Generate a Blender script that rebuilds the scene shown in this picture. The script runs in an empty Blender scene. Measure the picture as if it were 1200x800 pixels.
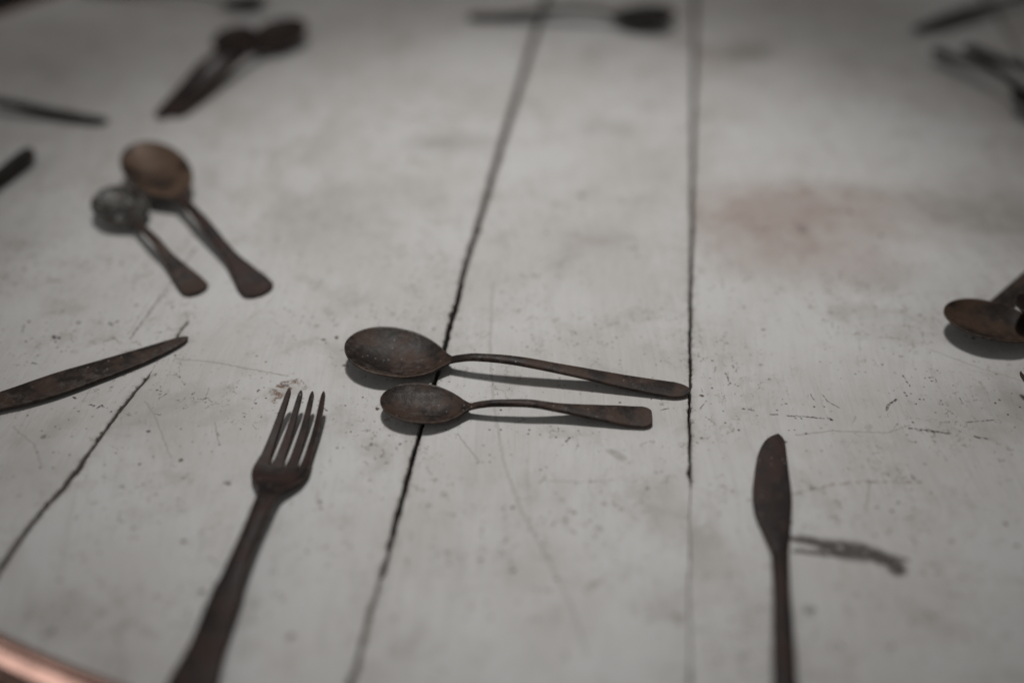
import bpy, math, random
import numpy as np
from mathutils import Vector, noise
random.seed(4)
R = math.radians
S = bpy.context.scene
COL = S.collection

# ------------------------------------------------------------------ camera
ELEV, FPX, CAMH = R(40), 1200.0, 0.397
cam_d = bpy.data.cameras.new('camera')
cam = bpy.data.objects.new('camera', cam_d); COL.objects.link(cam)
cam.location = (0, 0, CAMH)
cam.rotation_euler = (R(90) - ELEV, 0, 0)
cam_d.sensor_width = 36.0
cam_d.lens = 36.0 * FPX / 1200
cam_d.clip_start, cam_d.clip_end = 0.01, 50
cam_d.dof.use_dof = True
cam_d.dof.focus_distance = 0.580
cam_d.dof.aperture_fstop = 1.25
cam_d.dof.aperture_blades = 9
S.camera = cam

def at(x, y, z=0.0):
    """point of the table plane (or of the level z) seen at a place of the 1200 x 800 photograph"""
    dx, dn = (x - 600) / FPX, (400 - y) / FPX
    t = (CAMH - z) / (math.sin(ELEV) - dn * math.cos(ELEV))
    return Vector((t * dx, t * (math.cos(ELEV) + dn * math.sin(ELEV)), z))

# ------------------------------------------------------------------ room light and added fill
W = bpy.data.worlds.new('World'); S.world = W; W.use_nodes = True
bg = W.node_tree.nodes['Background']
bg.inputs[0].default_value = (1.0, 0.97, 0.94, 1); bg.inputs[1].default_value = 0.112
def lamp(name, loc, target, power, radius, cone, blend, col):
    d = bpy.data.lights.new(name, 'SPOT'); o = bpy.data.objects.new(name, d); COL.objects.link(o)
    d.energy = power; d.shadow_soft_size = radius; d.spot_size = R(cone); d.spot_blend = blend; d.color = col
    o.location = loc
    o.rotation_euler = (Vector(target) - Vector(loc)).to_track_quat('-Z', 'Y').to_euler()
    return o
lamp('ceiling_spot', (-0.03, 1.10, 1.78), (0.015, 0.56, 0), 79, 0.085, 28.5, 1.0, (1.0, 0.99, 0.975))
lamp('ceiling_spot', (-0.12, 1.00, 1.85), (-0.03, 0.80, 0), 22, 0.10, 46, 1.0, (1.0, 0.965, 0.93))
ar = bpy.data.lights.new('copper_fill', 'AREA'); aro = bpy.data.objects.new('copper_fill', ar); COL.objects.link(aro)  # added fill light, placed to the left so the copper edge band reflects it
ar.shape = 'RECTANGLE'; ar.size, ar.size_y = 1.1, 0.8; ar.energy = 2.7; ar.color = (1.0, 0.97, 0.95)
aro.location = (-1.6, -0.1, 0.75)
aro.rotation_euler = (Vector((-0.2, 0.3, 0)) - aro.location).to_track_quat('-Z', 'Y').to_euler()
S.cycles.max_bounces = 5; S.cycles.diffuse_bounces = 3; S.cycles.glossy_bounces = 3
S.view_settings.view_transform = 'Standard'; S.view_settings.look = 'None'
S.view_settings.exposure = 0.0; S.view_settings.gamma = 1.0

# ------------------------------------------------------------------ node helpers
class NT:
    def __init__(s, mat):
        mat.use_nodes = True
        s.t = mat.node_tree; s.n = s.t.nodes; s.bsdf = s.n['Principled BSDF']
    def new(s, kind, **kw):
        n = s.n.new(kind)
        for k, v in kw.items(): setattr(n, k, v)
        return n
    def put(s, sock, v):
        if isinstance(v, bpy.types.NodeSocket): s.t.links.new(v, sock)
        elif v is not None: sock.default_value = v
    def math(s, op, a, b=None, c=None, clamp=False):
        n = s.new('ShaderNodeMath', operation=op, use_clamp=clamp)
        s.put(n.inputs[0], a)
        if b is not None: s.put(n.inputs[1], b)
        if c is not None: s.put(n.inputs[2], c)
        return n.outputs[0]
    def vmath(s, op, a, b=None, scale=None):
        n = s.new('ShaderNodeVectorMath', operation=op)
        s.put(n.inputs[0], a)
        if b is not None: s.put(n.inputs[1], b)
        if scale is not None: s.put(n.inputs['Scale'], scale)
        return n.outputs['Value'] if op in ('LENGTH', 'DOT_PRODUCT', 'DISTANCE') else n.outputs['Vector']
    def noise(s, vec, scale, detail=4, rough=.55, col=False, dist=0):
        n = s.new('ShaderNodeTexNoise'); s.put(n.inputs['Vector'], vec)
        n.inputs['Scale'].default_value = scale; n.inputs['Detail'].default_value = detail
        n.inputs['Roughness'].default_value = rough; n.inputs['Distortion'].default_value = dist
        return n.outputs['Color'] if col else n.outputs['Fac']
    def voro(s, vec, scale, feature='F1', out='Distance', rnd=1.0):
        n = s.new('ShaderNodeTexVoronoi', feature=feature); s.put(n.inputs['Vector'], vec)
        n.inputs['Scale'].default_value = scale; n.inputs['Randomness'].default_value = rnd
        return n.outputs[out]
    def ramp(s, v, a, b, lo=0.0, hi=1.0, smooth=True):
        n = s.new('ShaderNodeMapRange'); n.interpolation_type = 'SMOOTHSTEP' if smooth else 'LINEAR'
        s.put(n.inputs[0], v)
        for i, q in enumerate((a, b, lo, hi)): n.inputs[i + 1].default_value = q
        return n.outputs[0]
    def mix(s, f, a, b):
        n = s.new('ShaderNodeMix', data_type='RGBA'); s.put(n.inputs[0], f)
        for i, v in ((6, a), (7, b)): s.put(n.inputs[i], (*v, 1) if isinstance(v, tuple) else v)
        return n.outputs[2]
    def stretch(s, vec, sc, rot=0):
        n = s.new('ShaderNodeMapping'); s.put(n.inputs[0], vec)
        n.inputs['Scale'].default_value = sc; n.inputs['Rotation'].default_value = (0, 0, rot)
        return n.outputs[0]
    def bump(s, h, strength, dist, normal=None):
        n = s.new('ShaderNodeBump'); s.put(n.inputs['Height'], h)
        n.inputs['Strength'].default_value = strength; n.inputs['Distance'].default_value = dist
        if normal: s.put(n.inputs['Normal'], normal)
        return n.outputs[0]

def pass_on(g, gi, go, mx):
    """hands the position on to the next group, so that the groups are worked through one after another"""
    g.interface.new_socket('P', in_out='OUTPUT', socket_type='NodeSocketVector')
    n = g.nodes.new('ShaderNodeMath'); n.operation = 'MULTIPLY'; n.inputs[1].default_value = 1e-7
    g.links.new(mx.outputs[0], n.inputs[0])
    a = g.nodes.new('ShaderNodeVectorMath'); a.operation = 'ADD'
    g.links.new(gi.outputs['P'], a.inputs[0]); g.links.new(n.outputs[0], a.inputs[1]); g.links.new(a.outputs[0], go.inputs[1])
def stroke_group():
    """mask of a straight stroke from A to B, soft edged"""
    g = bpy.data.node_groups.new('stroke', 'ShaderNodeTree')
    for nm, tp in (('P', 'NodeSocketVector'), ('A', 'NodeSocketVector'), ('BA', 'NodeSocketVector'),
                   ('Inv', 'NodeSocketFloat'), ('W0', 'NodeSocketFloat'), ('Amount', 'NodeSocketFloat'), ('Previous', 'NodeSocketFloat')):
        g.interface.new_socket(nm, in_out='INPUT', socket_type=tp)
    g.interface.new_socket('Mask', in_out='OUTPUT', socket_type='NodeSocketFloat')
    gi = g.nodes.new('NodeGroupInput'); go = g.nodes.new('NodeGroupOutput')
    def vm(op): n = g.nodes.new('ShaderNodeVectorMath'); n.operation = op; return n
    L = g.links.new
    pa = vm('SUBTRACT'); L(gi.outputs['P'], pa.inputs[0]); L(gi.outputs['A'], pa.inputs[1])
    dt = vm('DOT_PRODUCT'); L(pa.outputs[0], dt.inputs[0]); L(gi.outputs['BA'], dt.inputs[1])
    h = g.nodes.new('ShaderNodeMath'); h.operation = 'MULTIPLY'; h.use_clamp = True
    L(dt.outputs['Value'], h.inputs[0]); L(gi.outputs['Inv'], h.inputs[1])
    sc = vm('SCALE'); L(gi.outputs['BA'], sc.inputs[0]); L(h.outputs[0], sc.inputs['Scale'])
    ds = vm('DISTANCE'); L(pa.outputs[0], ds.inputs[0]); L(sc.outputs[0], ds.inputs[1])
    dv = g.nodes.new('ShaderNodeMath'); dv.operation = 'DIVIDE'
    L(ds.outputs['Value'], dv.inputs[0]); L(gi.outputs['W0'], dv.inputs[1])
    mr = g.nodes.new('ShaderNodeMapRange'); mr.interpolation_type = 'SMOOTHSTEP'
    L(dv.outputs[0], mr.inputs[0]); mr.inputs[1].default_value = .45; mr.inputs[2].default_value = 1.25
    mr.inputs[3].default_value = 1; mr.inputs[4].default_value = 0
    mu = g.nodes.new('ShaderNodeMath'); mu.operation = 'MULTIPLY'
    L(mr.outputs[0], mu.inputs[0]); L(gi.outputs['Amount'], mu.inputs[1])
    mx = g.nodes.new('ShaderNodeMath'); mx.operation = 'MAXIMUM'
    L(mu.outputs[0], mx.inputs[0]); L(gi.outputs['Previous'], mx.inputs[1]); L(mx.outputs[0], go.inputs[0])
    pass_on(g, gi, go, mx)
    return g
STROKE = stroke_group()
def blot_group():
    """soft oval patch"""
    g = bpy.data.node_groups.new('blot', 'ShaderNodeTree')
    for nm, tp in (('P', 'NodeSocketVector'), ('C', 'NodeSocketVector'), ('Inv', 'NodeSocketVector'), ('Amount', 'NodeSocketFloat'), ('Previous', 'NodeSocketFloat')):
        g.interface.new_socket(nm, in_out='INPUT', socket_type=tp)
    g.interface.new_socket('Mask', in_out='OUTPUT', socket_type='NodeSocketFloat')
    gi = g.nodes.new('NodeGroupInput'); go = g.nodes.new('NodeGroupOutput'); L = g.links.new
    def vm(op): n = g.nodes.new('ShaderNodeVectorMath'); n.operation = op; return n
    a = vm('SUBTRACT'); L(gi.outputs['P'], a.inputs[0]); L(gi.outputs['C'], a.inputs[1])
    b = vm('MULTIPLY'); L(a.outputs[0], b.inputs[0]); L(gi.outputs['Inv'], b.inputs[1])
    l = vm('LENGTH'); L(b.outputs[0], l.inputs[0])
    mr = g.nodes.new('ShaderNodeMapRange'); mr.interpolation_type = 'SMOOTHSTEP'; L(l.outputs['Value'], mr.inputs[0])
    for i, q in enumerate((.25, 1.15, 1, 0)): mr.inputs[i + 1].default_value = q
    mu = g.nodes.new('ShaderNodeMath'); mu.operation = 'MULTIPLY'; L(mr.outputs[0], mu.inputs[0]); L(gi.outputs['Amount'], mu.inputs[1])
    mx = g.nodes.new('ShaderNodeMath'); mx.operation = 'MAXIMUM'; L(mu.outputs[0], mx.inputs[0]); L(gi.outputs['Previous'], mx.inputs[1])
    L(mx.outputs[0], go.inputs[0])
    pass_on(g, gi, go, mx)
    return g
BLOT = blot_group()

# ------------------------------------------------------------------ materials
def rust(name, dark=(.009, .0052, .0038), brown=(.046, .025, .0165), grey=(.078, .067, .058), grey_amt=.6,
         speck=.5, metal=.22, rough=.55, scale=1.0):
    m = bpy.data.materials.new(name); T = NT(m)
    v = T.new('ShaderNodeTexCoord').outputs['Object']
    oi = T.new('ShaderNodeObjectInfo').outputs['Random']
    off = T.new('ShaderNodeCombineXYZ'); T.put(off.inputs[0], T.math('MULTIPLY', oi, 7.0)); T.put(off.inputs[2], T.math('MULTIPLY', oi, 3.0))
    v = T.vmath('ADD', v, off.outputs[0])
    big = T.noise(v, 70 * scale, 6, .62)
    mid = T.noise(v, 260 * scale, 5, .65)
    fine = T.noise(v, 1500, 3, .6)
    c = T.mix(T.ramp(big, .40, .60), dark, brown)
    g = T.math('MULTIPLY', T.ramp(mid, .46, .64), T.math('MULTIPLY', T.ramp(T.noise(v, 38, 3), .42, .62), grey_amt))
    c = T.mix(g, c, grey)
    orange = T.math('MULTIPLY', T.ramp(T.noise(T.vmath('ADD', v, (3.1, .4, .9)), 120, 5, .7), .58, .75), .5)
    c = T.mix(orange, c, (brown[0] * 1.9, brown[1] * 1.35, brown[2] * 1.0))
    cell = T.voro(v, 420, 'F1', 'Color'); dist = T.voro(v, 420)
    sep = T.new('ShaderNodeSeparateColor'); T.put(sep.inputs[0], cell)
    sp = T.math('MULTIPLY', T.ramp(dist, .12, .28, 1, 0), T.ramp(sep.outputs[0], .90, .93))
    sp = T.math('MULTIPLY', sp, speck)
    c = T.mix(sp, c, (.28, .27, .25))
    pt = T.new('ShaderNodeNewGeometry').outputs['Pointiness']
    worn = T.math('MULTIPLY', T.ramp(pt, .515, .58), T.ramp(mid, .35, .6, .15, .6))  # lightens raised edges: worn metal plus edge highlights put into the colour
    c = T.mix(T.math('MULTIPLY', worn, .6), c, (.15, .115, .092))
    T.put(T.bsdf.inputs['Base Color'], c)
    T.bsdf.inputs['Specular IOR Level'].default_value = .32
    T.put(T.bsdf.inputs['Metallic'], T.math('MULTIPLY', T.ramp(mid, .3, .7, 1, .35), metal))
    T.put(T.bsdf.inputs['Roughness'], T.math('ADD', T.math('MULTIPLY', T.ramp(big, .3, .7, -1, 1), .08), T.math('ADD', T.math('MULTIPLY', fine, .12), rough - .06)))
    hgt = T.math('ADD', T.math('MULTIPLY', mid, 1.0), T.math('MULTIPLY', fine, .35))
    pit = T.ramp(T.voro(T.vmath('ADD', v, (1, 2, 3)), 700), .08, .30)
    hgt = T.math('ADD', hgt, T.math('MULTIPLY', pit, .25))
    T.put(T.bsdf.inputs['Normal'], T.bump(hgt, .55, .00045))
    return m
RUST = rust('rusted_steel')
RUST_GREY = rust('dark_tarnished_steel', dark=(.009, .007, .006), brown=(.020, .015, .013), grey=(.03, .028, .026), grey_amt=.5, speck=.3, metal=.1, rough=.7)
RUST_RED = rust('red_brown_rust', dark=(.009, .0045, .0036), brown=(.032, .0150, .0108), grey=(.04,.034,.03), grey_amt=.25)
RUST_WARM = rust('warm_brown_rust', dark=(.030, .018, .013), brown=(.105, .066, .044), grey=(.14, .11, .085), grey_amt=.35, metal=.4, rough=.46, scale=.55)
RUST_ORANGE = rust('orange_brown_rust', dark=(.014, .008, .0055), brown=(.055, .031, .019), grey=(.08, .06, .045), grey_amt=.35)
RUST_PIT = rust('mottled_grey_steel', dark=(.018, .016, .014), brown=(.040, .034, .028), grey=(.30, .30, .285), grey_amt=.9, speck=.8, scale=.8, rough=.4)

def plain(name, col, rough=.7, metal=0.0, amt=.25, scale=60, bump=.3):
    m = bpy.data.materials.new(name); T = NT(m)
    v = T.new('ShaderNodeTexCoord').outputs['Object']
    n = T.noise(v, scale, 5, .6)
    T.put(T.bsdf.inputs['Base Color'], T.mix(T.math('MULTIPLY', T.ramp(n, .35, .7), amt), col, tuple(q * .35 for q in col)))
    T.put(T.bsdf.inputs['Roughness'], T.math('ADD', T.math('MULTIPLY', n, .2), rough - .1))
    T.bsdf.inputs['Metallic'].default_value = metal
    T.put(T.bsdf.inputs['Normal'], T.bump(n, bump, .0008))
    return m
COPPER = plain('copper_edging', (.86, .54, .45), .25, 1.0, .35, 45, .25)
DARKWOOD = plain('raw_dark_wood', (.020, .015, .012), .9, 0, .4, 90)
FLOOR = plain('dark_floor', (.012, .011, .010), .8, 0, .3, 6)
DUST = plain('dusty_gap_filling', (.20, .185, .17), .95, 0, .5, 400)

def paint(name, strokes, blots, seed, marks=1.0):
    """worn off-white paint.  strokes: (points, width m, amount, kind) ; blots: (x, y, rx, ry, amount, colour)"""
    m = bpy.data.materials.new(name); T = NT(m)
    v0 = T.new('ShaderNodeTexCoord').outputs['Object']
    v = T.vmath('ADD', v0, (seed * 1.37, seed * .71, 0))
    # --- base paint, brushed along the boards
    vc = T.vmath('ADD', v, T.vmath('SCALE', T.vmath('SUBTRACT', T.noise(v, 3.2, 2, .5, col=True), (.5, .5, .5)), scale=.10))
    along = T.stretch(vc, (1, .055, 1), R(7))
    brush = T.noise(along, 420, 4, .6)
    brush2 = T.noise(T.stretch(vc, (1, .10, 1), R(-6)), 90, 4, .6)
    cloud = T.noise(v, 9, 5, .6)
    cloud2 = T.noise(v, 34, 5, .62, dist=.4)
    c = T.mix(T.ramp(cloud, .35, .68), (.55, .544, .536), (.475, .460, .444))
    c = T.mix(T.math('MULTIPLY', T.ramp(cloud2, .50, .72), .45), c, (.32, .297, .272))
    c = T.mix(T.math('MULTIPLY', T.ramp(brush2, .52, .72), .24), c, (.36, .345, .33))
    c = T.mix(T.math('MULTIPLY', T.ramp(brush, .50, .72), .17), c, (.34, .325, .31))
    c = T.mix(T.math('MULTIPLY', T.ramp(brush, .48, .30), .15), c, (.66, .66, .66))
    c = T.mix(T.math('MULTIPLY', T.ramp(T.noise(v, 22, 4, .6), .60, .76), .25), c, (.40, .325, .29))
    # --- large stains
    wob = T.vmath('SCALE', T.vmath('SUBTRACT', T.noise(v, 30, 4, .65, col=True), (.5, .5, .5)), scale=.045)
    vb = T.vmath('ADD', v0, wob)
    for col in sorted({q[5] for q in blots}):
        k = None
        for (x, y, rx, ry, a, cc) in blots:
            if cc != col: continue
            n = T.new('ShaderNodeGroup', node_tree=BLOT); T.put(n.inputs['P'], vb)
            n.inputs['C'].default_value = (x, y, 0); n.inputs['Inv'].default_value = (1 / rx, 1 / ry, 0); n.inputs['Amount'].default_value = a
            if k is not None: T.put(n.inputs['Previous'], k)
            k = n.outputs[0]; vb = n.outputs[1]
        c = T.mix(T.math('MULTIPLY', k, T.ramp(cloud2, .25, .62, .45, 1.0)), c, col)
    # --- random wear, gathered in patches
    wv = T.vmath('ADD', v, T.vmath('SCALE', T.vmath('SUBTRACT', T.noise(v, 150, 4, .7, col=True), (.5, .5, .5)), scale=.011))
    patch = T.ramp(T.noise(v, 17, 3, .6), .42, .58)
    patch2 = T.ramp(T.noise(T.vmath('ADD', v, (5, 1, 2)), 26, 3, .6), .55, .66)
    crz = T.ramp(T.voro(wv, 95, 'DISTANCE_TO_EDGE'), .010, .034, 1, 0)
    gate = T.ramp(T.noise(v, 210, 3, .6), .53, .60)
    craze = T.math('MULTIPLY', T.math('MULTIPLY', crz, gate), T.math('MULTIPLY', patch, .80 * marks))
    crz2 = T.ramp(T.voro(T.stretch(wv, (1, .35, 1), R(62)), 70, 'DISTANCE_TO_EDGE'), .006, .020, 1, 0)
    craze2 = T.math('MULTIPLY', T.math('MULTIPLY', crz2, T.ramp(T.noise(v, 120, 3, .6), .57, .62)), T.math('MULTIPLY', patch2, .75 * marks))
    def flecks(scale, r0, r1, thr, amt):
        vv = T.vmath('ADD', v, T.vmath('SCALE', T.vmath('SUBTRACT', T.noise(v, scale * 2.6, 3, .6, col=True), (.5, .5, .5)), scale=.45 / scale))
        sep = T.new('ShaderNodeSeparateColor'); T.put(sep.inputs[0], T.voro(vv, scale, 'F1', 'Color'))
        d = T.ramp(T.voro(vv, scale), r0, r1, 1, 0)
        return T.math('MULTIPLY', T.math('MULTIPLY', d, T.ramp(sep.outputs[0], thr, thr + .02)), T.math('MULTIPLY', sep.outputs[1], amt * marks))
    f1 = flecks(130, .10, .22, .90, 1.0)
    f2 = flecks(330, .14, .32, .72, .9)
    f2 = T.math('MULTIPLY', f2, T.ramp(T.noise(v, 30, 3), .42, .60, .15, 1))
    f3 = flecks(38, .05, .11, .86, .8)
    fl = T.math('MINIMUM', T.math('MAXIMUM', T.math('MAXIMUM', f1, f2), f3), 1.0)
    craze = T.math('MINIMUM', craze, .85); craze2 = T.math('MINIMUM', craze2, .8)
    smear = T.math('MULTIPLY', T.ramp(T.noise(v, 95, 5, .7), .60, .74), T.math('MULTIPLY', patch, .45 * marks))
    # --- the individual scratches
    masks = {'smear': None, 'dark': None, 'soft': None, 'rust': None}
    wj = T.vmath('ADD', v0, T.vmath('SCALE', T.vmath('SUBTRACT', T.noise(v, 260, 3, .7, col=True), (.5, .5, .5)), scale=.0030))
    wj = T.vmath('MULTIPLY', wj, (1, 1, 0))
    for pts, wd, amt, kind in strokes:
        for a, b in zip(pts[:-1], pts[1:]):
            n = T.new('ShaderNodeGroup', node_tree=STROKE)
            T.put(n.inputs['P'], wj); n.inputs['A'].default_value = (a[0], a[1], 0)
            ba = (b[0] - a[0], b[1] - a[1]); n.inputs['BA'].default_value = (*ba, 0)
            n.inputs['Inv'].default_value = 1 / max(1e-9, ba[0] ** 2 + ba[1] ** 2)
            n.inputs['W0'].default_value = wd; n.inputs['Amount'].default_value = amt
            if masks[kind] is not None: T.put(n.inputs['Previous'], masks[kind])
            masks[kind] = n.outputs[0]; wj = n.outputs[1]
    at_ = T.new('ShaderNodeAttribute', attribute_name='joint').outputs['Fac']
    jd = T.math('MULTIPLY', T.math('POWER', at_, 2.2), T.ramp(T.noise(v, 120, 5, .7), .36, .60))
    c = T.mix(T.math('MULTIPLY', jd, .6), c, (.20, .175, .15))
    bare = T.math('MULTIPLY', T.ramp(at_, .72, .95), T.ramp(T.noise(v, 240, 4, .65), .55, .63))
    c = T.mix(T.math('MULTIPLY', bare, .9), c, (.10, .075, .058))
    fib = T.noise(T.stretch(v, (1, .022, 1), R(7.5)), 900, 3, .6)
    c = T.mix(T.math('MULTIPLY', T.ramp(fib, .56, .70), T.math('MULTIPLY', T.ramp(cloud, .40, .60), .22)), c, (.30, .28, .255))
    hair = T.ramp(T.voro(T.stretch(wv, (1, .09, 1), R(-24)), 60, 'DISTANCE_TO_EDGE'), .004, .014, 1, 0)
    c = T.mix(T.math('MULTIPLY', T.math('MULTIPLY', hair, T.ramp(T.noise(v, 60, 3, .6), .55, .62)), .45), c, (.27, .245, .22))
    grit = T.ramp(T.noise(v, 520, 4, .7), .38, .55)
    c = T.mix(smear, c, (.26, .235, .21))
    if masks['smear']:
        c = T.mix(T.math('MULTIPLY', masks['smear'], T.ramp(T.noise(v, 260, 4, .75), .30, .44)), c, (.060, .050, .044))
    if masks['soft']: c = T.mix(masks['soft'], c, (.30, .28, .26))
    if masks['rust']: c = T.mix(T.math('MULTIPLY', masks['rust'], T.ramp(T.noise(v, 330, 4, .7), .40, .60)), c, (.15, .085, .055))
    c = T.mix(T.math('MAXIMUM', craze, craze2), c, (.17, .14, .12))
    c = T.mix(fl, c, (.11, .085, .07))
    depth = T.math('MAXIMUM', T.math('MAXIMUM', craze, craze2), fl)
    if masks['dark']:
        dk = T.math('MULTIPLY', masks['dark'], grit)
        c = T.mix(dk, c, (.045, .035, .032)); depth = T.math('MAXIMUM', depth, dk)
    T.put(T.bsdf.inputs['Base Color'], c)
    T.put(T.bsdf.inputs['Roughness'], T.math('ADD', T.math('MULTIPLY', cloud2, .22), T.math('ADD', T.math('MULTIPLY', depth, .3), .40)))
    T.bsdf.inputs['Specular IOR Level'].default_value = .45
    h = T.math('ADD', T.math('MULTIPLY', brush, .6), T.math('MULTIPLY', T.noise(v, 300, 4, .6), .35))
    h = T.math('SUBTRACT', T.math('ADD', h, T.math('MULTIPLY', cloud2, .9)), T.math('MULTIPLY', fl, 1.2))
    T.put(T.bsdf.inputs['Normal'], T.bump(h, .35, .0005))
    return m

# ------------------------------------------------------------------ object helpers
def tag(o, label=None, cat=None, group=None, kind=None):
    for k, v in (('label', label), ('category', cat), ('group', group), ('kind', kind)):
        if v: o[k] = v
    return o
def empty(name, loc, rz=0.0):
    o = bpy.data.objects.new(name, None); COL.objects.link(o)
    o.location = loc; o.rotation_euler = (0, 0, rz); o.empty_display_size = .02
    return o
def mesh(name, verts, faces, mat, parent=None, smooth=True):
    me = bpy.data.meshes.new(name); me.from_pydata([tuple(v) for v in verts], [], faces); me.update()
    me.materials.append(mat)
    if smooth:
        me.polygons.foreach_set('use_smooth', [True] * len(me.polygons))
    o = bpy.data.objects.new(name, me); COL.objects.link(o)
    if parent: o.parent = parent
    return o

def curve(pts):
    """smooth monotone curve through (s, value) points"""
    xs = np.array([p[0] for p in pts], float); ys = np.array([p[1] for p in pts], float)
    d = np.diff(ys) / np.diff(xs)
    m = np.zeros_like(ys); m[0], m[-1] = d[0], d[-1]
    for i in range(1, len(ys) - 1):
        m[i] = 0 if d[i - 1] * d[i] <= 0 else 2 * d[i - 1] * d[i] / (d[i - 1] + d[i])
    def f(s):
        s = min(max(s, xs[0]), xs[-1]); i = min(int(np.searchsorted(xs, s, 'right')) - 1, len(xs) - 2)
        h = xs[i + 1] - xs[i]; t = (s - xs[i]) / h
        return float((2*t**3 - 3*t**2 + 1)*ys[i] + (t**3 - 2*t**2 + t)*h*m[i] + (-2*t**3 + 3*t**2)*ys[i+1] + (t**3 - t**2)*h*m[i+1])
    return f

NU = 11
def section(s, hw, zc, dish, th, yc=0.0, jit=0.0):
    """closed ring across the piece: dished top, rounded edges, parallel underside"""
    hw = max(hw, .0002); th = min(th, hw * 1.6)
    ring = []
    ins = min(th * .45, hw * .35)
    us = [math.sin(math.pi / 2 * (-1 + 2 * i / (NU - 1))) for i in range(NU)]
    for u in us:                                       # top, left to right
        ring.append((s, yc + u * (hw - ins), zc - dish * (1 - u * u)))
    ring.append((s, yc + hw - ins * .25, zc - th * .2)); ring.append((s, yc + hw, zc - th * .5)); ring.append((s, yc + hw - ins * .25, zc - th * .8))
    for u in reversed(us):
        ring.append((s, yc + u * (hw - ins), zc - th - dish * (1 - u * u)))
    ring.append((s, yc - hw + ins * .25, zc - th * .8)); ring.append((s, yc - hw, zc - th * .5)); ring.append((s, yc - hw + ins * .25, zc - th * .2))
    return ring
def loft(name, rings, mat, parent, caps=(True, True)):
    n = len(rings[0]); V = [p for r in rings for p in r]; F = []
    for i in range(len(rings) - 1):
        for j in range(n):
            a, b = i * n + j, i * n + (j + 1) % n
            F.append((a, a + n, b + n, b))
    for k, ring in ((0, rings[0]), (1, rings[-1])):        # end faces keep vertices of their own, so their edge stays crisp
        if caps[k]:
            b = len(V); V += list(ring); F.append(tuple(range(b, b + n)) if k == 0 else tuple(reversed(range(b, b + n))))
    return mesh(name, V, F, mat, parent)
def stations(a, b, n, end=None):
    """even stations, packed towards a rounded end"""
    if end == 'start': return [a + (b - a) * (1 - math.cos(math.pi / 2 * i / n)) for i in range(n + 1)]
    if end == 'end': return [a + (b - a) * math.sin(math.pi / 2 * i / n) for i in range(n + 1)]
    return [a + (b - a) * i / n for i in range(n + 1)]
def wob(s, seed, a=.02):
    return 1 + a * (noise.noise(Vector((s * 90, seed * 3.3, 0))) + .5 * noise.noise(Vector((s * 330, seed * 7.7, 2))))

def root_for(name, head, tail, lift_head=0, lift_tail=0, roll=0):
    """an Empty at the tip of the head; local +x runs to the end of the handle"""
    h, t = Vector((head[0], head[1], 0)), Vector((tail[0], tail[1], 0))
    L = (t - h).length
    r = empty(name, (h.x, h.y, lift_head), math.atan2(t.y - h.y, t.x - h.x))
    r.rotation_mode = 'ZYX' if False else 'XYZ'
    pitch = math.asin(max(-.9, min(.9, (lift_head - lift_tail) / L)))
    r.rotation_euler = (roll, pitch, math.atan2(t.y - h.y, t.x - h.x))
    return r, L

def handle(rings_from, L, hw_f, z_f, th_f, crown, mat, parent, end_r, seed, n=46, square=False):
    s0, s1 = rings_from, L - end_r
    rings = []
    for s in stations(s0, s1, n):
        rings.append(section(s, hw_f(s) * wob(s, seed), z_f(s), -crown * min(1, (s - s0) / .01), th_f(s)))
    k = 9
    for i in range(1, k + 1):
        a = math.pi / 2 * i / k; s = s1 + end_r * math.sin(a)
        c = math.cos(a) if not square else max(0, 1 - (i / k) ** 1.6) * .55 + .45 * (1 if i < k else 0)
        rings.append(section(s, hw_f(s) * max(c, .02), z_f(s), -crown * .6 * c, th_f(s)))
    return loft('handle', rings, mat, parent, (False, True))

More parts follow.
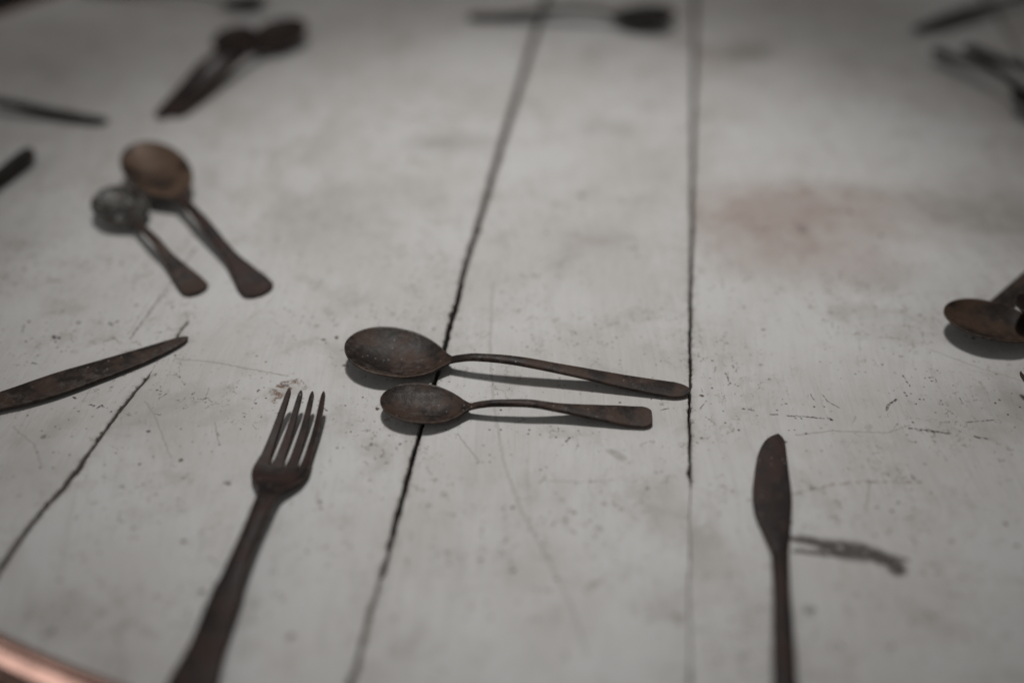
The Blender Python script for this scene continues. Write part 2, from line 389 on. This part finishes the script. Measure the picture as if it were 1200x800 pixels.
def spoon(head, tail, bowl_len, hw, depth, mat, label, group=None, neck=.0030, mid_hw=.0042, end_hw=.0070, peak=.004,
          end_r=.006, flare_from=.55, lift=(0, 0), roll=0, seed=1, th=.0013, hmat=None, square=False, cat='spoon', t0=.42, bow=0.0, tip_up=.003):
    r, L = root_for('spoon', head, tail, lift[0], lift[1], roll)
    tag(r, label, cat, group)
    rim = depth + th
    Lb = bowl_len
    out = curve([(t0, 1), (t0 + (1 - t0) * .25, .965), (t0 + (1 - t0) * .5, .83), (t0 + (1 - t0) * .72, .59), (t0 + (1 - t0) * .87, .34), (1, neck / hw)])
    def bw(s):
        t = s / Lb
        return hw * (math.sqrt(max(0, 1 - (1 - t / t0) ** 2)) if t < t0 else out(t))
    dp = curve([(0, 0), (.06, .30), (.2, .74), (.42, 1), (.65, .86), (.85, .36), (.95, .08), (1, 0)])
    zf = curve([(0, rim + tip_up), (Lb * .5, rim + tip_up * .2), (Lb * .85, rim - .0012), (Lb * .95, rim - .0008), (Lb + .004, rim + peak * .35), (Lb + .014, rim + peak * .85), (Lb + .03, rim + peak),
                (Lb + (L - Lb) * .5, (rim + peak) * .60 + .001 + bow), (L - (L - Lb) * .22, .0036 + bow * .5), (L - .008, .0022), (L, .0024)])
    rings = [section(s, bw(s) * wob(s, seed, .012), zf(s), depth * dp(s / Lb), th * (1 + .5 * (s / Lb) ** 4)) for s in stations(0.00005, Lb * .5, 16, 'start')]
    rings += [section(s, bw(s) * wob(s, seed, .012), zf(s), depth * dp(s / Lb), th * (1 + .9 * (s / Lb) ** 4)) for s in stations(Lb * .5, Lb, 18)[1:]]
    loft('bowl', rings, mat, r, (True, False))
    hwf = curve([(Lb, neck), (Lb + .012, neck * .92), (Lb + (L - Lb) * .3, (neck + mid_hw) / 2), (Lb + (L - Lb) * flare_from, mid_hw),
                 (Lb + (L - Lb) * (.5 + flare_from / 2), (mid_hw + end_hw) * .54), (L - .010, end_hw), (L, end_hw)])
    thf = curve([(Lb, th * 1.9), (Lb + .015, .0030), (Lb + (L - Lb) * .5, .0022), (L, .0017)])
    handle(Lb, L, hwf, zf, thf, .0004, hmat or mat, r, end_r, seed, square=square)
    return r

def fork(head, tail, mat, label, hw=.0135, lift=(0, 0), roll=0, seed=1, end_hw=.011, mid_hw=.0056, group=None, tine_len=.047):
    r, L = root_for('fork', head, tail, lift[0], lift[1], roll)
    tag(r, label, 'fork', group)
    th = .0019; Lt, Lh = tine_len, tine_len + .025
    zf = curve([(0, .0150), (.012, .0105), (.028, .0060), (Lt, .0036), (Lh - .008, .0060), (Lh, .0078), (Lh + .014, .0092), (Lh + .035, .0092), (Lh + (L - Lh) * .55, .0068), (L - .03, .0035), (L, .0030)])
    hd = curve([(Lt - .002, hw * .97), (Lt + .004, hw), (Lt + .011, hw * .90), (Lt + .017, hw * .64), (Lt + .022, hw * .40), (Lh, .0055)])
    dish = lambda s: .0022 * max(0, min(1, (Lh - s) / .02))
    loft('head', [section(s, hd(s) * wob(s, seed, .01), zf(s), dish(s), th * (1 + .3 * (s > Lt + .01))) for s in stations(Lt, Lh, 22)], mat, r, (True, False))
    n = 4
    for k in range(n):
        u = -1 + (2 * k + 1) / n                        # centre of the tine across the head
        cw = curve([(0, .0012), (.006, .0016), (.02, .0021), (Lt - .006, .0029), (Lt - .002, hw * .97 / n * .95), (Lt, hw / n * .985)])
        spread = curve([(0, .85), (Lt * .5, .955), (Lt, .99)])
        rings = []
        for s in stations(0.0001, .003, 4, 'start') + stations(.003, Lt - .006, 18)[1:] + stations(Lt - .006, Lt, 8)[1:]:
            w = cw(s) * (math.sqrt(max(0.03, 1 - (1 - min(1, s / .003)) ** 2)))
            yc = u * hw * spread(s)
            ring = section(s, w, zf(s), 0, th * .98, yc)
            rings.append([(x, y, z - dish(Lt) * (1 - min(1, (y / hw) ** 2))) for x, y, z in ring])
        loft('tine', rings, mat, r)
    hwf = curve([(Lh, .0055), (Lh + .02, .0049), (Lh + .05, mid_hw), (Lh + (L - Lh) * .50, mid_hw * 1.22), (Lh + (L - Lh) * .75, end_hw * .80), (L - .012, end_hw), (L, end_hw)])
    thf = curve([(Lh, th * 1.3), (Lh + .02, .0036), (Lh + .06, .0028), (L, .0022)])
    handle(Lh, L, hwf, zf, thf, .0005, mat, r, .009, seed)
    return r

def knife(head, tail, mat, label, blade_len=.085, spine=.009, belly=.010, neck=.0040, end_hw=.0065, th_handle=.004, lift=(0, 0),
          roll=0, seed=1, group=None, side=1, point=.03, bend=0.0, hmat=None, start=.0030):
    r, L = root_for('knife', head, tail, lift[0], lift[1], roll)
    tag(r, label, 'knife', group)
    Lb = blade_len
    # edges measured from the axis; the spine is almost straight, the belly bulges
    up = curve([(0, spine * .68), (point, spine * .90), (Lb * .55, spine), (Lb * .8, spine * .8), (Lb * .93, neck * 1.1), (Lb, neck)])
    d0 = start - spine * .68
    dn = curve([(0, d0), (point * .30, d0 * .55 + belly * .45), (point * .65, d0 * .27 + belly * .73), (point * 1.1, belly * .91), (Lb * .56, belly), (Lb * .70, belly * .93),
                (Lb * .82, belly * .70), (Lb * .92, belly * .28 + neck * .62), (Lb, neck)])
    zf = curve([(0, .0016), (Lb * .5, .0022 + bend), (Lb, .0040 + bend), (Lb + .02, .0052 + bend), (L * .8, .0052), (L, .0045)])
    rings = []
    for s in stations(.00005, .006, 7, 'start') + stations(.006, Lb, 34)[1:]:
        e = math.sqrt(max(0, 1 - (1 - min(1, s / .006)) ** 2))
        a, b = up(s) * wob(s, seed, .008), dn(s) * wob(s, seed + 4, .012)
        hw, yc = (a + b) / 2 * max(e, .06), (a - b) / 2 * side
        rings.append(section(s, hw, zf(s), -.0003, .0014 + .0012 * (s / Lb) ** 3, yc))
    loft('blade', rings, mat, r, (True, False))
    hwf = curve([(Lb, neck), (Lb + .02, neck * .98), (Lb + (L - Lb) * .5, (neck + end_hw) / 2), (L - .01, end_hw), (L, end_hw)])
    thf = curve([(Lb, .0026), (Lb + .02, th_handle), (L, th_handle)])
    handle(Lb, L, hwf, zf, thf, .0007, hmat or mat, r, .007, seed)
    return r

# ------------------------------------------------------------------ the table
TC = Vector((0.38, 0.72, -0.75))                       # centre of the table on the floor
TA, TB = 0.95, 0.56                                    # half axes of the oval top
TN = 2.2
root = empty('oval_table', TC)
tag(root, 'oval table of worn white painted boards with a copper edge band, strewn with rusty cutlery', 'table')
def outline_x(Y):
    q = 1 - abs((Y - TC.y) / TB) ** TN
    if q <= 0: return None
    w = TA * q ** (1 / TN); return TC.x - w, TC.x + w
def line(*px):
    P = sorted([tuple(at(*p)[:2]) for p in px], key=lambda q: q[1])
    ys = [p[1] for p in P]; xs = [p[0] for p in P]
    def f(Y):
        if Y <= ys[0]: k = 0
        elif Y >= ys[-1]: k = len(ys) - 2
        else: k = max(0, min(len(ys) - 2, int(np.searchsorted(ys, Y)) - 1))
        return xs[k] + (xs[k + 1] - xs[k]) * (Y - ys[k]) / (ys[k + 1] - ys[k])
    return f
JC = line((460, 30), (217, 380), (173, 438), (100, 535), (0, 665))
JA = line((640, 0), (603, 120), (543, 320), (525, 396), (493, 500), (455, 648), (411, 800))
JB = line((815, 0), (811, 250), (808, 460), (809, 560), (808, 800))
JD = line((1163, 12), (1198, 66))
JE = lambda Y: JD(Y) + .24
JF = lambda Y: JD(Y) + .52
Yof = lambda y: at(600, y)[1]
def step(Y, pts):                                       # piecewise gap width against the photograph's rows
    P = sorted((Yof(p[0]), p[1]) for p in pts)
    return float(np.interp(Y, [p[0] for p in P], [p[1] for p in P]))
GC = lambda Y: step(Y, [(0, .0001), (374, .0001), (380, .0010), (398, .0009), (402, .0002), (434, .0002), (442, .0012), (470, .0020), (520, .0017), (545, .0030), (600, .0024), (665, .0028), (800, .0030)])
GA = lambda Y: step(Y, [(0, .0050), (150, .0048), (250, .0036), (390, .0027), (440, .0023), (520, .0021), (600, .0025), (640, .0022), (648, .0007), (655, .0016), (672, .0016), (682, .0008), (800, .0022)])
GB = lambda Y: step(Y, [(0, .0034), (150, .0030), (300, .0021), (400, .0015), (450, .0013), (520, .0013), (540, .0011), (566, .0009), (572, .0004), (800, .0005)])
GD = lambda Y: .0030
GE = lambda Y: .0015
joints = [(JC, GC, 11), (JA, GA, 23), (JB, GB, 37), (JD, GD, 41), (JE, GE, 53), (JF, GE, 61)]
def jedge(j, Y, side):
    f, g, sd = joints[j]
    n = noise.noise
    w = g(Y) / 2
    wig = (.0042 if j == 0 else .0012) * n(Vector((Y * 26, sd, 0))) + (.0018 if j == 0 else .0005) * n(Vector((Y * 85, sd, 5)))
    amp = min(1, g(Y) / .0012)
    rag = amp * (.0006 * n(Vector((Y * 190, sd + side * 9, 1))) + .0004 * n(Vector((Y * 520, sd + side * 9, 3))))
    chip = n(Vector((Y * 75, sd * 2 + side * 5, 7)))
    rag += amp * max(0, chip - .36) * .0050
    return f(Y) + wig + side * max(w + rag, .00006)
def plank_mesh(jl, jr, z, mat):
    V, F, rows = [], [], []
    y0, y1 = TC.y - TB, TC.y + TB
    Ys = []; Y = y0 + .0005
    while Y < y1 - .0004:
        Ys.append(Y)
        edge = min(Y - y0, y1 - Y)
        Y += .0012 if .40 < Y < .66 else (.0006 if edge < .004 else (.0015 if edge < .02 else .003))
    for Y in Ys:
        ox = outline_x(Y)
        if ox is None: continue
        a = ox[0] if jl is None else max(ox[0], jedge(jl, Y, 1))
        b = ox[1] if jr is None else min(ox[1], jedge(jr, Y, -1))
        if b - a < .004: continue
        rows.append((Y, a, b))
    def zt(Y, sd): return z + .00025 * noise.noise(Vector((Y * 4, sd, z * 9000)))
    INS = (0, .0012, .004, .010)
    dirt = [1, 1, 1, .9, .6, .25, 0]
    if jl is None: dirtL = [0] * 7
    else: dirtL = dirt
    dirtR = [0] * 7 if jr is None else list(reversed(dirt))
    def op(j, Y): return 1.0 if j is None else min(1, max(.04, (joints[j][1](Y) - .0002) / .0007))
    for Y, a, b in rows:
        ca, cb = zt(Y, 1), zt(Y, 5)
        la, lb = op(jl, Y), op(jr, Y); e, g = .0007 * la, .0007 * lb
        P = [(a, -.018), (a, ca - .0011 * la), (a + e * .3, ca - .0003 * la)]
        wd = b - a - e - g
        P += [(a + e + wd * k, ca + (cb - ca) * k) for k in [min(.4, q / wd) for q in INS] + [1 - min(.4, q / wd) for q in reversed(INS)]]
        P += [(b - g * .3, cb - .0003 * lb), (b, cb - .0011 * lb), (b, -.018)]
        V += [(x - TC.x, Y - TC.y, zz - TC.z) for x, zz in P]
    n = 14
    for i in range(len(rows) - 1):
        for k in range(n - 1):
            p = i * n + k
            F.append((p, p + 1, p + n + 1, p + n))
    F.append(tuple(range(n - 1, -1, -1))); F.append(tuple((len(rows) - 1) * n + k for k in range(n)))
    o = mesh('plank', V, F, mat, root, smooth=False)
    at_ = o.data.attributes.new('joint', 'FLOAT', 'POINT')
    vals = []
    for Y, a, b in rows:
        l, q = op(jl, Y), op(jr, Y)
        vals += [d * (.25 + .75 * l) for d in dirtL] + [d * (.25 + .75 * q) for d in dirtR]
    at_.data.foreach_set('value', vals)
    return o
def P2(*px):                                            # photograph points -> the table's own x, y
    return [(at(*p)[0] - TC.x, at(*p)[1] - TC.y) for p in px]
def blot(x, y, rx, ry, a, col):
    p = at(x, y); return (p.x - TC.x, p.y - TC.y, rx, ry, a, col)
GREYST, PINKST, BRNST = (.25, .235, .215), (.33, .258, .232), (.24, .19, .15)
st_left = [(P2((230, 290), (200, 332), (152, 397)), .0007, .75, 'dark'), (P2((20, 262), (30, 260)), .0008, .8, 'dark'),
           (P2((62, 394), (69, 396)), .0013, 1, 'dark'), (P2((129, 378), (131, 380)), .0013, .9, 'dark'), (P2((38, 425), (42, 426)), .0008, 1, 'dark'),
           (P2((86, 465), (89, 466)), .0009, 1, 'dark'), (P2((104, 474), (110, 475)), .0006, 1, 'dark'), (P2((113, 478), (119, 475), (122, 477)), .0006, 1, 'dark'),
           (P2((26, 388), (29, 380)), .0006, .8, 'dark'), (P2((180, 345), (150, 392)), .0005, .5, 'soft'), (P2((178, 362), (205, 310)), .0004, .5, 'soft'),
           (P2((108, 452), (96, 470)), .0005, .5, 'soft'), (P2((15, 500), (40, 520), (48, 545)), .0007, .45, 'soft')]
st_mid = [(P2((205, 420), (250, 424), (290, 432), (338, 440)), .0006, .75, 'soft'), (P2((170, 470), (182, 488), (200, 536)), .0006, .6, 'soft'),
          (P2((318, 458), (330, 462), (322, 470)), .0022, .95, 'rust'), (P2((332, 449), (350, 446), (356, 454)), .0022, 1, 'rust'), (P2((326, 452), (340, 455)), .0016, 1, 'rust'),
          (P2((330, 450), (337, 452)), .0011, .8, 'dark'), (P2((244, 455), (240, 468)), .0004, .8, 'soft'), (P2((252, 495), (256, 518)), .0006, .65, 'soft'),
          (P2((298, 471), (300, 472)), .0009, .9, 'dark'), (P2((285, 484), (287, 485)), .0008, .8, 'dark'), (P2((266, 565), (268, 566)), .0018, .85, 'dark'),
          (P2((143, 569), (144, 570)), .0014, .5, 'dark'), (P2((60, 738), (61, 739)), .0022, .6, 'dark'), (P2((170, 737), (182, 745)), .0022, .4, 'soft'),
          (P2((215, 597), (216, 598)), .0013, .4, 'dark'), (P2((150, 470), (120, 510)), .0004, .6, 'soft'), (P2((95, 530), (70, 575), (62, 590)), .0006, .5, 'soft'),
          (P2((242, 316), (270, 300)), .0005, .6, 'soft'), (P2((370, 395), (385, 402)), .0007, .4, 'soft'), (P2((378, 478), (384, 481)), .0006, .9, 'dark')]
st_cen = [(P2((578, 330), (574, 400), (578, 470), (590, 540), (612, 600), (640, 650), (672, 715), (690, 770)), .0011, .42, 'soft'),
          (P2((536, 508), (552, 528), (562, 540)), .0006, .7, 'soft'), (P2((632, 565), (640, 558)), .0008, .8, 'soft'), (P2((636, 562), (680, 564), (720, 562)), .0006, .5, 'soft'),
          (P2((668, 512), (664, 516)), .0006, 1, 'dark'), (P2((716, 528), (728, 536)), .0026, .6, 'soft'), (P2((717, 529), (719, 530)), .0008, .8, 'dark'),
          (P2((774, 480), (783, 478)), .0005, .9, 'dark'), (P2((519, 578), (521, 579)), .0011, .8, 'rust'), (P2((688, 690), (704, 678)), .0022, .5, 'rust'),
          (P2((700, 617), (704, 619)), .0016, .55, 'dark'), (P2((680, 228), (682, 229)), .0028, .8, 'dark'), (P2((536, 308), (540, 308)), .0014, .5, 'dark'),
          (P2((604, 495), (616, 490)), .0005, .7, 'dark'), (P2((700, 400), (712, 406)), .0004, .6, 'soft'), (P2((618, 374), (624, 371)), .0007, .5, 'dark')]
st_right = [(P2((1066, 502), (1090, 505), (1114, 508)), .0008, 1, 'dark'), (P2((1142, 511), (1158, 515)), .0007, 1, 'dark'), (P2((922, 487), (950, 489), (974, 491)), .0006, .95, 'dark'),
            (P2((972, 491), (975, 492)), .0009, 1, 'dark'), (P2((878, 480), (884, 481)), .0006, .9, 'dark'), (P2((904, 486), (911, 486)), .0005, .9, 'dark'), (P2((870, 479), (873, 480)), .0006, .9, 'dark'),
            (P2((1038, 481), (1042, 474), (1050, 468)), .0009, .9, 'dark'), (P2((926, 580), (975, 568), (1010, 564), (1080, 565)), .0010, .60, 'rust'), (P2((1018, 562), (1018, 578), (1014, 598)), .0008, .6, 'soft'),
            (P2((935, 510), (975, 505), (1040, 507), (1066, 498)), .0005, .75, 'soft'), (P2((1132, 495), (1165, 492)), .0005, .8, 'dark'), (P2((1070, 560), (1071, 561)), .0012, .7, 'dark'),
            (P2((925, 630), (945, 634), (975, 640), (1000, 645), (1030, 652)), .0022, 1, 'smear'), (P2((932, 645), (960, 648), (990, 652)), .0017, 1, 'smear'), (P2((968, 640), (1018, 649)), .0052, 1, 'smear'),
            (P2((988, 644), (1012, 647)), .0066, 1, 'smear'), (P2((1026, 651), (1046, 659), (1051, 666)), .0052, 1, 'smear'), (P2((1045, 652), (1064, 656)), .0014, .8, 'smear'), (P2((940, 632), (962, 637)), .0034, .9, 'smear'),
            (P2((948, 713), (950, 714)), .0028, .55, 'dark'), (P2((963, 462), (972, 472), (985, 478)), .0005, .75, 'dark'), (P2((955, 470), (950, 461)), .0005, .6, 'dark'),
            (P2((1003, 488), (1000, 494)), .0006, .6, 'soft'), (P2((820, 480), (828, 470)), .0006, .6, 'dark'), (P2((850, 437), (856, 450)), .0007, .7, 'dark'), (P2((1140, 396), (1142, 397)), .0010, 1, 'dark'),
            (P2((1090, 410), (1150, 432), (1200, 447)), .0007, .45, 'soft'), (P2((940, 268), (941, 269)), .005, .5, 'dark'), (P2((1058, 440), (1066, 452)), .0006, .8, 'dark'),
            (P2((1124, 466), (1128, 473)), .0006, .9, 'dark'), (P2((835, 595), (838, 640)), .0035, .18, 'soft')]
bl_left = [blot(60, 60, .12, .10, .35, GREYST), blot(30, 270, .04, .05, .3, GREYST), blot(40, 540, .03, .03, .3, GREYST)]
bl_mid = [blot(265, 172, .085, .045, .75, GREYST), blot(165, 480, .05, .03, .35, GREYST), blot(415, -4, .05, .07, .9, GREYST), blot(530, 168, .05, .020, .55, GREYST),
          blot(250, 520, .05, .05, .25, BRNST), blot(370, 250, .07, .05, .3, GREYST), blot(335, 458, .012, .010, .45, BRNST), blot(480, 5, .03, .12, .25, GREYST)]
bl_cen = [blot(710, 150, .03, .02, .35, GREYST), blot(700, 65, .025, .03, .3, GREYST), blot(690, 280, .03, .025, .2, BRNST), blot(640, 690, .03, .05, .28, BRNST), blot(780, 590, .02, .03, .3, BRNST)]
bl_right = [blot(925, 252, .125, .060, .80, PINKST), blot(955, 300, .080, .042, .75, PINKST), blot(1000, 262, .060, .040, .65, PINKST), blot(870, 285, .050, .03, .5, PINKST), blot(840, 262, .035, .040, .30, PINKST), blot(868, 62, .050, .030, .75, GREYST),
            blot(1175, 262, .075, .065, .62, GREYST), blot(1000, 30, .13, .12, .35, GREYST), blot(1130, 480, .04, .03, .3, GREYST), blot(900, 320, .035, .02, .35, PINKST),
            blot(830, 68, .020, .03, .5, PINKST), blot(1100, 340, .06, .05, .25, GREYST), blot(1180, 470, .025, .020, .5, GREYST), blot(820, 660, .02, .03, .25, BRNST), blot(1060, 380, .05, .03, .2, GREYST)]
M1 = paint('white_paint_left_board', st_left, bl_left, 1, 1.3)
M2 = paint('white_paint_wide_board', st_mid, bl_mid, 2, 1.3)
M3 = paint('white_paint_middle_board', st_cen, bl_cen, 3, 1.1)
M4 = paint('white_paint_right_board', st_right, bl_right, 4, 1.3)
M5 = paint('white_paint_far_board', [], [blot(1195, 20, .1, .1, .4, GREYST)], 5)
for jl, jr, z, m in ((None, 0, -.0002, M1), (0, 1, .0, M2), (1, 2, -.0003, M3), (2, 3, .0001, M4), (3, 4, -.0002, M5), (4, 5, 0, M5), (5, None, 0, M5)):
    plank_mesh(jl, jr, z, m)

def oval(off, z, n=260):
    pts = []
    for i in range(n):
        a = 2 * math.pi * i / n; c, s = math.cos(a), math.sin(a)
        x = TA * math.copysign(abs(c) ** (2 / TN), c); y = TB * math.copysign(abs(s) ** (2 / TN), s)
        nx = math.copysign(abs(x / TA) ** (TN - 1), x) / TA; ny = math.copysign(abs(y / TB) ** (TN - 1), y) / TB
        l = math.hypot(nx, ny) or 1
        pts.append((x + off * nx / l, y + off * ny / l, z - TC.z))
    return pts
def sweep(name, prof, mat, closed=False):
    n = 260; V = []; F = []
    for o, z in prof: V += oval(o, z, n)
    for i in range(len(prof) - 1):
        for k in range(n):
            a, b = i * n + k, i * n + (k + 1) % n
            F.append((a, a + n, b + n, b))
    if closed:
        F.append(tuple(range(n)))
        F.append(tuple(reversed([(len(prof) - 1) * n + k for k in range(n)])))
    return mesh(name, V, F, mat, root)
sweep('underboard', [(-.004, -.0185), (-.004, -.034)], DARKWOOD, True)
sweep('edge_band', [(-.0003, -.010), (-.0003, -.0002), (.0008, .0005), (.0036, .0004), (.0048, -.0006), (.0050, -.0020), (.0040, -.0040), (.0046, -.0052), (.0090, -.0062), (.0108, -.0085),
                    (.0112, -.0120), (.0102, -.0150), (.0080, -.0168), (.0080, -.0185), (.0102, -.0198), (.0115, -.0230), (.0115, -.045), (.0095, -.048), (-.004, -.048)], COPPER)
# dust that has settled in the open joints where the gap has half closed
SILT = plain('dark_silt', (.060, .050, .044), .95, 0, .5, 400)
def dust(j, ya, yb, depth, mat=None):
    V, F = [], []; a, b = Yof(yb), Yof(ya); n = 60
    for i in range(n + 1):
        Y = a + (b - a) * i / n
        x0, x1 = jedge(j, Y, -1) - .001, jedge(j, Y, 1) + .001
        zz = -depth + .0004 * noise.noise(Vector((Y * 140, j, 0)))
        V += [(x0 - TC.x, Y - TC.y, zz - TC.z), (x1 - TC.x, Y - TC.y, zz - TC.z)]
    for i in range(n): F.append((2 * i, 2 * i + 1, 2 * i + 3, 2 * i + 2))
    mesh('gap_filling', V, F, mat or DUST, root)
dust(0, 436, 700, .0014, SILT); dust(1, 20, 330, .0030, SILT); dust(2, 20, 300, .0026, SILT); dust(1, 676, 798, .0016); dust(2, 568, 798, .0010)
# legs under the top
for sx in (-1, 1):
    for sy in (-1, 1):
        rings = []
        for z, w in ((.0, .018), (.30, .022), (.60, .026), (.716, .028)):
            cx, cy = sx * TA * .60, sy * TB * .55
            rings.append([(cx - w, cy - w, z), (cx + w, cy - w, z), (cx + w, cy + w, z), (cx - w, cy + w, z)])
        loft('leg', rings, DARKWOOD, root)
fl = mesh('floor', [(-6, -5, -.75), (7, -5, -.75), (7, 7, -.75), (-6, 7, -.75)], [(0, 1, 2, 3)], FLOOR, smooth=False)
tag(fl, kind='structure')

# ------------------------------------------------------------------ the cutlery
G2 = 'spoons scattered on the table'; GF = 'forks on the table'; GK = 'knives on the table'
spoon(at(407, 419), at(809, 461), .0630, .0215, .0058, RUST, 'large rusty tablespoon lying across the board joint, longer of the two in the centre', G2,
      neck=.0030, mid_hw=.0042, end_hw=.0066, end_r=.012, flare_from=.50, peak=.0052, seed=1, bow=.0002, lift=(.001, 0), tip_up=.0038)
spoon(at(447, 481), at(764, 491), .050, .0160, .0045, RUST, 'small rusty teaspoon with squared handle end, in front of the long centre spoon', G2,
      neck=.0024, mid_hw=.0030, end_hw=.0082, end_r=.0055, flare_from=.42, peak=.0042, seed=2, square=True, lift=(.0010, 0), tip_up=.0025)
fork(at(363, 477), at(214, 835), RUST_RED, 'rusty four tined fork lying tines up near the left front corner', seed=3, hw=.0152, group=GF, mid_hw=.0058)
knife(at(908, 510), at(921, 872), RUST_RED, 'rusty butter knife with short rounded blade pointing away, at the right front', blade_len=.083, spine=.0072, belly=.0128,
      neck=.0042, end_hw=.0056, side=1, seed=4, start=.0070, point=.030, group=GK)
knife(at(223, 401), at(-190, 535), RUST, 'rusty table knife with long blade coming in from the left edge', blade_len=.135, spine=.0080, belly=.0120,
      neck=.0075, end_hw=.0085, side=-1, seed=5, lift=(.001, 0), point=.055, bend=.0005, start=.0055, group=GK)
spoon(at(129, 238), at(234, 345), .050, .0185, .0058, RUST_PIT, 'small spoon with mottled silvery bowl, partly under a bigger brown spoon', G2,
      neck=.0028, mid_hw=.0034, end_hw=.0088, end_r=.006, flare_from=.45, seed=6, hmat=RUST, t0=.45, lift=(.003, 0), peak=.003)
spoon(at(166, 194), at(308, 347), .080, .0225, .0065, RUST_WARM, 'big spoon with warm brown bowl resting against the small mottled spoon', G2,
      neck=.0036, mid_hw=.0044, end_hw=.0108, end_r=.007, flare_from=.60, seed=7, lift=(.009, 0), hmat=RUST_RED, t0=.45, peak=.001)
spoon(at(290, 45), at(187, 140), .050, .0200, .0055, RUST_RED, 'shorter dark spoon of the pair lying side by side at the upper left', G2,
      neck=.0042, mid_hw=.0064, end_hw=.0078, seed=8, lift=(.003, 0), end_r=.008)
spoon(at(350, 38), at(203, 138), .064, .0235, .0060, RUST_RED, 'longer dark spoon of the pair lying side by side at the upper left', G2,
      neck=.0042, mid_hw=.0064, end_hw=.0078, seed=9, lift=(.004, 0), end_r=.008)
spoon(at(-170, 112), at(126, 145), .060, .0200, .0080, RUST_GREY, 'slim arched handle end reaching in from the left edge, the upper of two', G2, neck=.0030, mid_hw=.0056,
      end_hw=.0068, seed=10, bow=.001, end_r=.012)
knife(at(-160, 345), at(40, 187), RUST_GREY, 'dark knife whose thick blunt handle end reaches in from the left edge', blade_len=.11, end_hw=.0066, neck=.005, th_handle=.008, seed=11, lift=(0, .006), group=GK)
spoon(at(790, 32), at(548, 22), .062, .0215, .0100, RUST_GREY, 'blurred dark spoon lying across the joints at the far middle of the table', G2, neck=.0046, mid_hw=.0064, end_hw=.0092, seed=12, end_r=.008)
knife(at(1070, 42), at(1335, -35), RUST_GREY, 'blurred dark knife at the far right corner, tip pointing left', blade_len=.12, spine=.008, belly=.009, seed=13, lift=(.004, 0), point=.03, side=1, bend=.004, start=.006, group=GK)
spoon(at(1232, 150), at(1091, 70), .046, .0165, .0070, RUST_GREY, 'dark teaspoon at the far right edge, handle end nearest the board joint', G2, neck=.0028, mid_hw=.0056,
      end_hw=.0076, seed=14, lift=(.006, .009), end_r=.006)
spoon(at(1330, 167), at(1128, 67), .060, .0195, .0080, RUST_GREY, 'broad dark spoon handle at the far right edge, behind the teaspoon', G2, neck=.0030, mid_hw=.0080,
      end_hw=.0100, seed=15, lift=(.004, .009), end_r=.006)
spoon(at(1345, 215), at(1158, 371), .060, .0195, .0080, RUST, 'rusty handle running up to the right edge from under the raised brown bowl', G2, neck=.0030, mid_hw=.0048,
      end_hw=.0058, seed=16, lift=(0, .002), end_r=.006)
spoon(at(1099, 386), at(1480, 428), .062, .0198, .0065, RUST_ORANGE, 'brown rusty spoon at the right edge, bowl raised over its own dark shadow', G2, neck=.0034, mid_hw=.0042,
      end_hw=.0072, seed=17, lift=(.004, .002), tip_up=.002, hmat=RUST)
spoon(at(1176, 390), at(1560, 412), .056, .0170, .0080, RUST_RED, 'dark spoon cut off by the right edge, on top of the raised brown spoon', G2, neck=.0030, mid_hw=.0040,
      end_hw=.0070, seed=18, lift=(.011, .006))
fork(at(1198, 451), at(1463, 654), RUST, 'fork at the right edge with only one tine tip in view', seed=19, hw=.012, group=GF)
spoon(at(312, 12), at(95, -10), .048, .0150, .0060, RUST_PIT, 'greyish spoon mostly cut off by the top edge, above the dark pair', G2, neck=.0026, mid_hw=.0040,
      end_hw=.0070, seed=20)
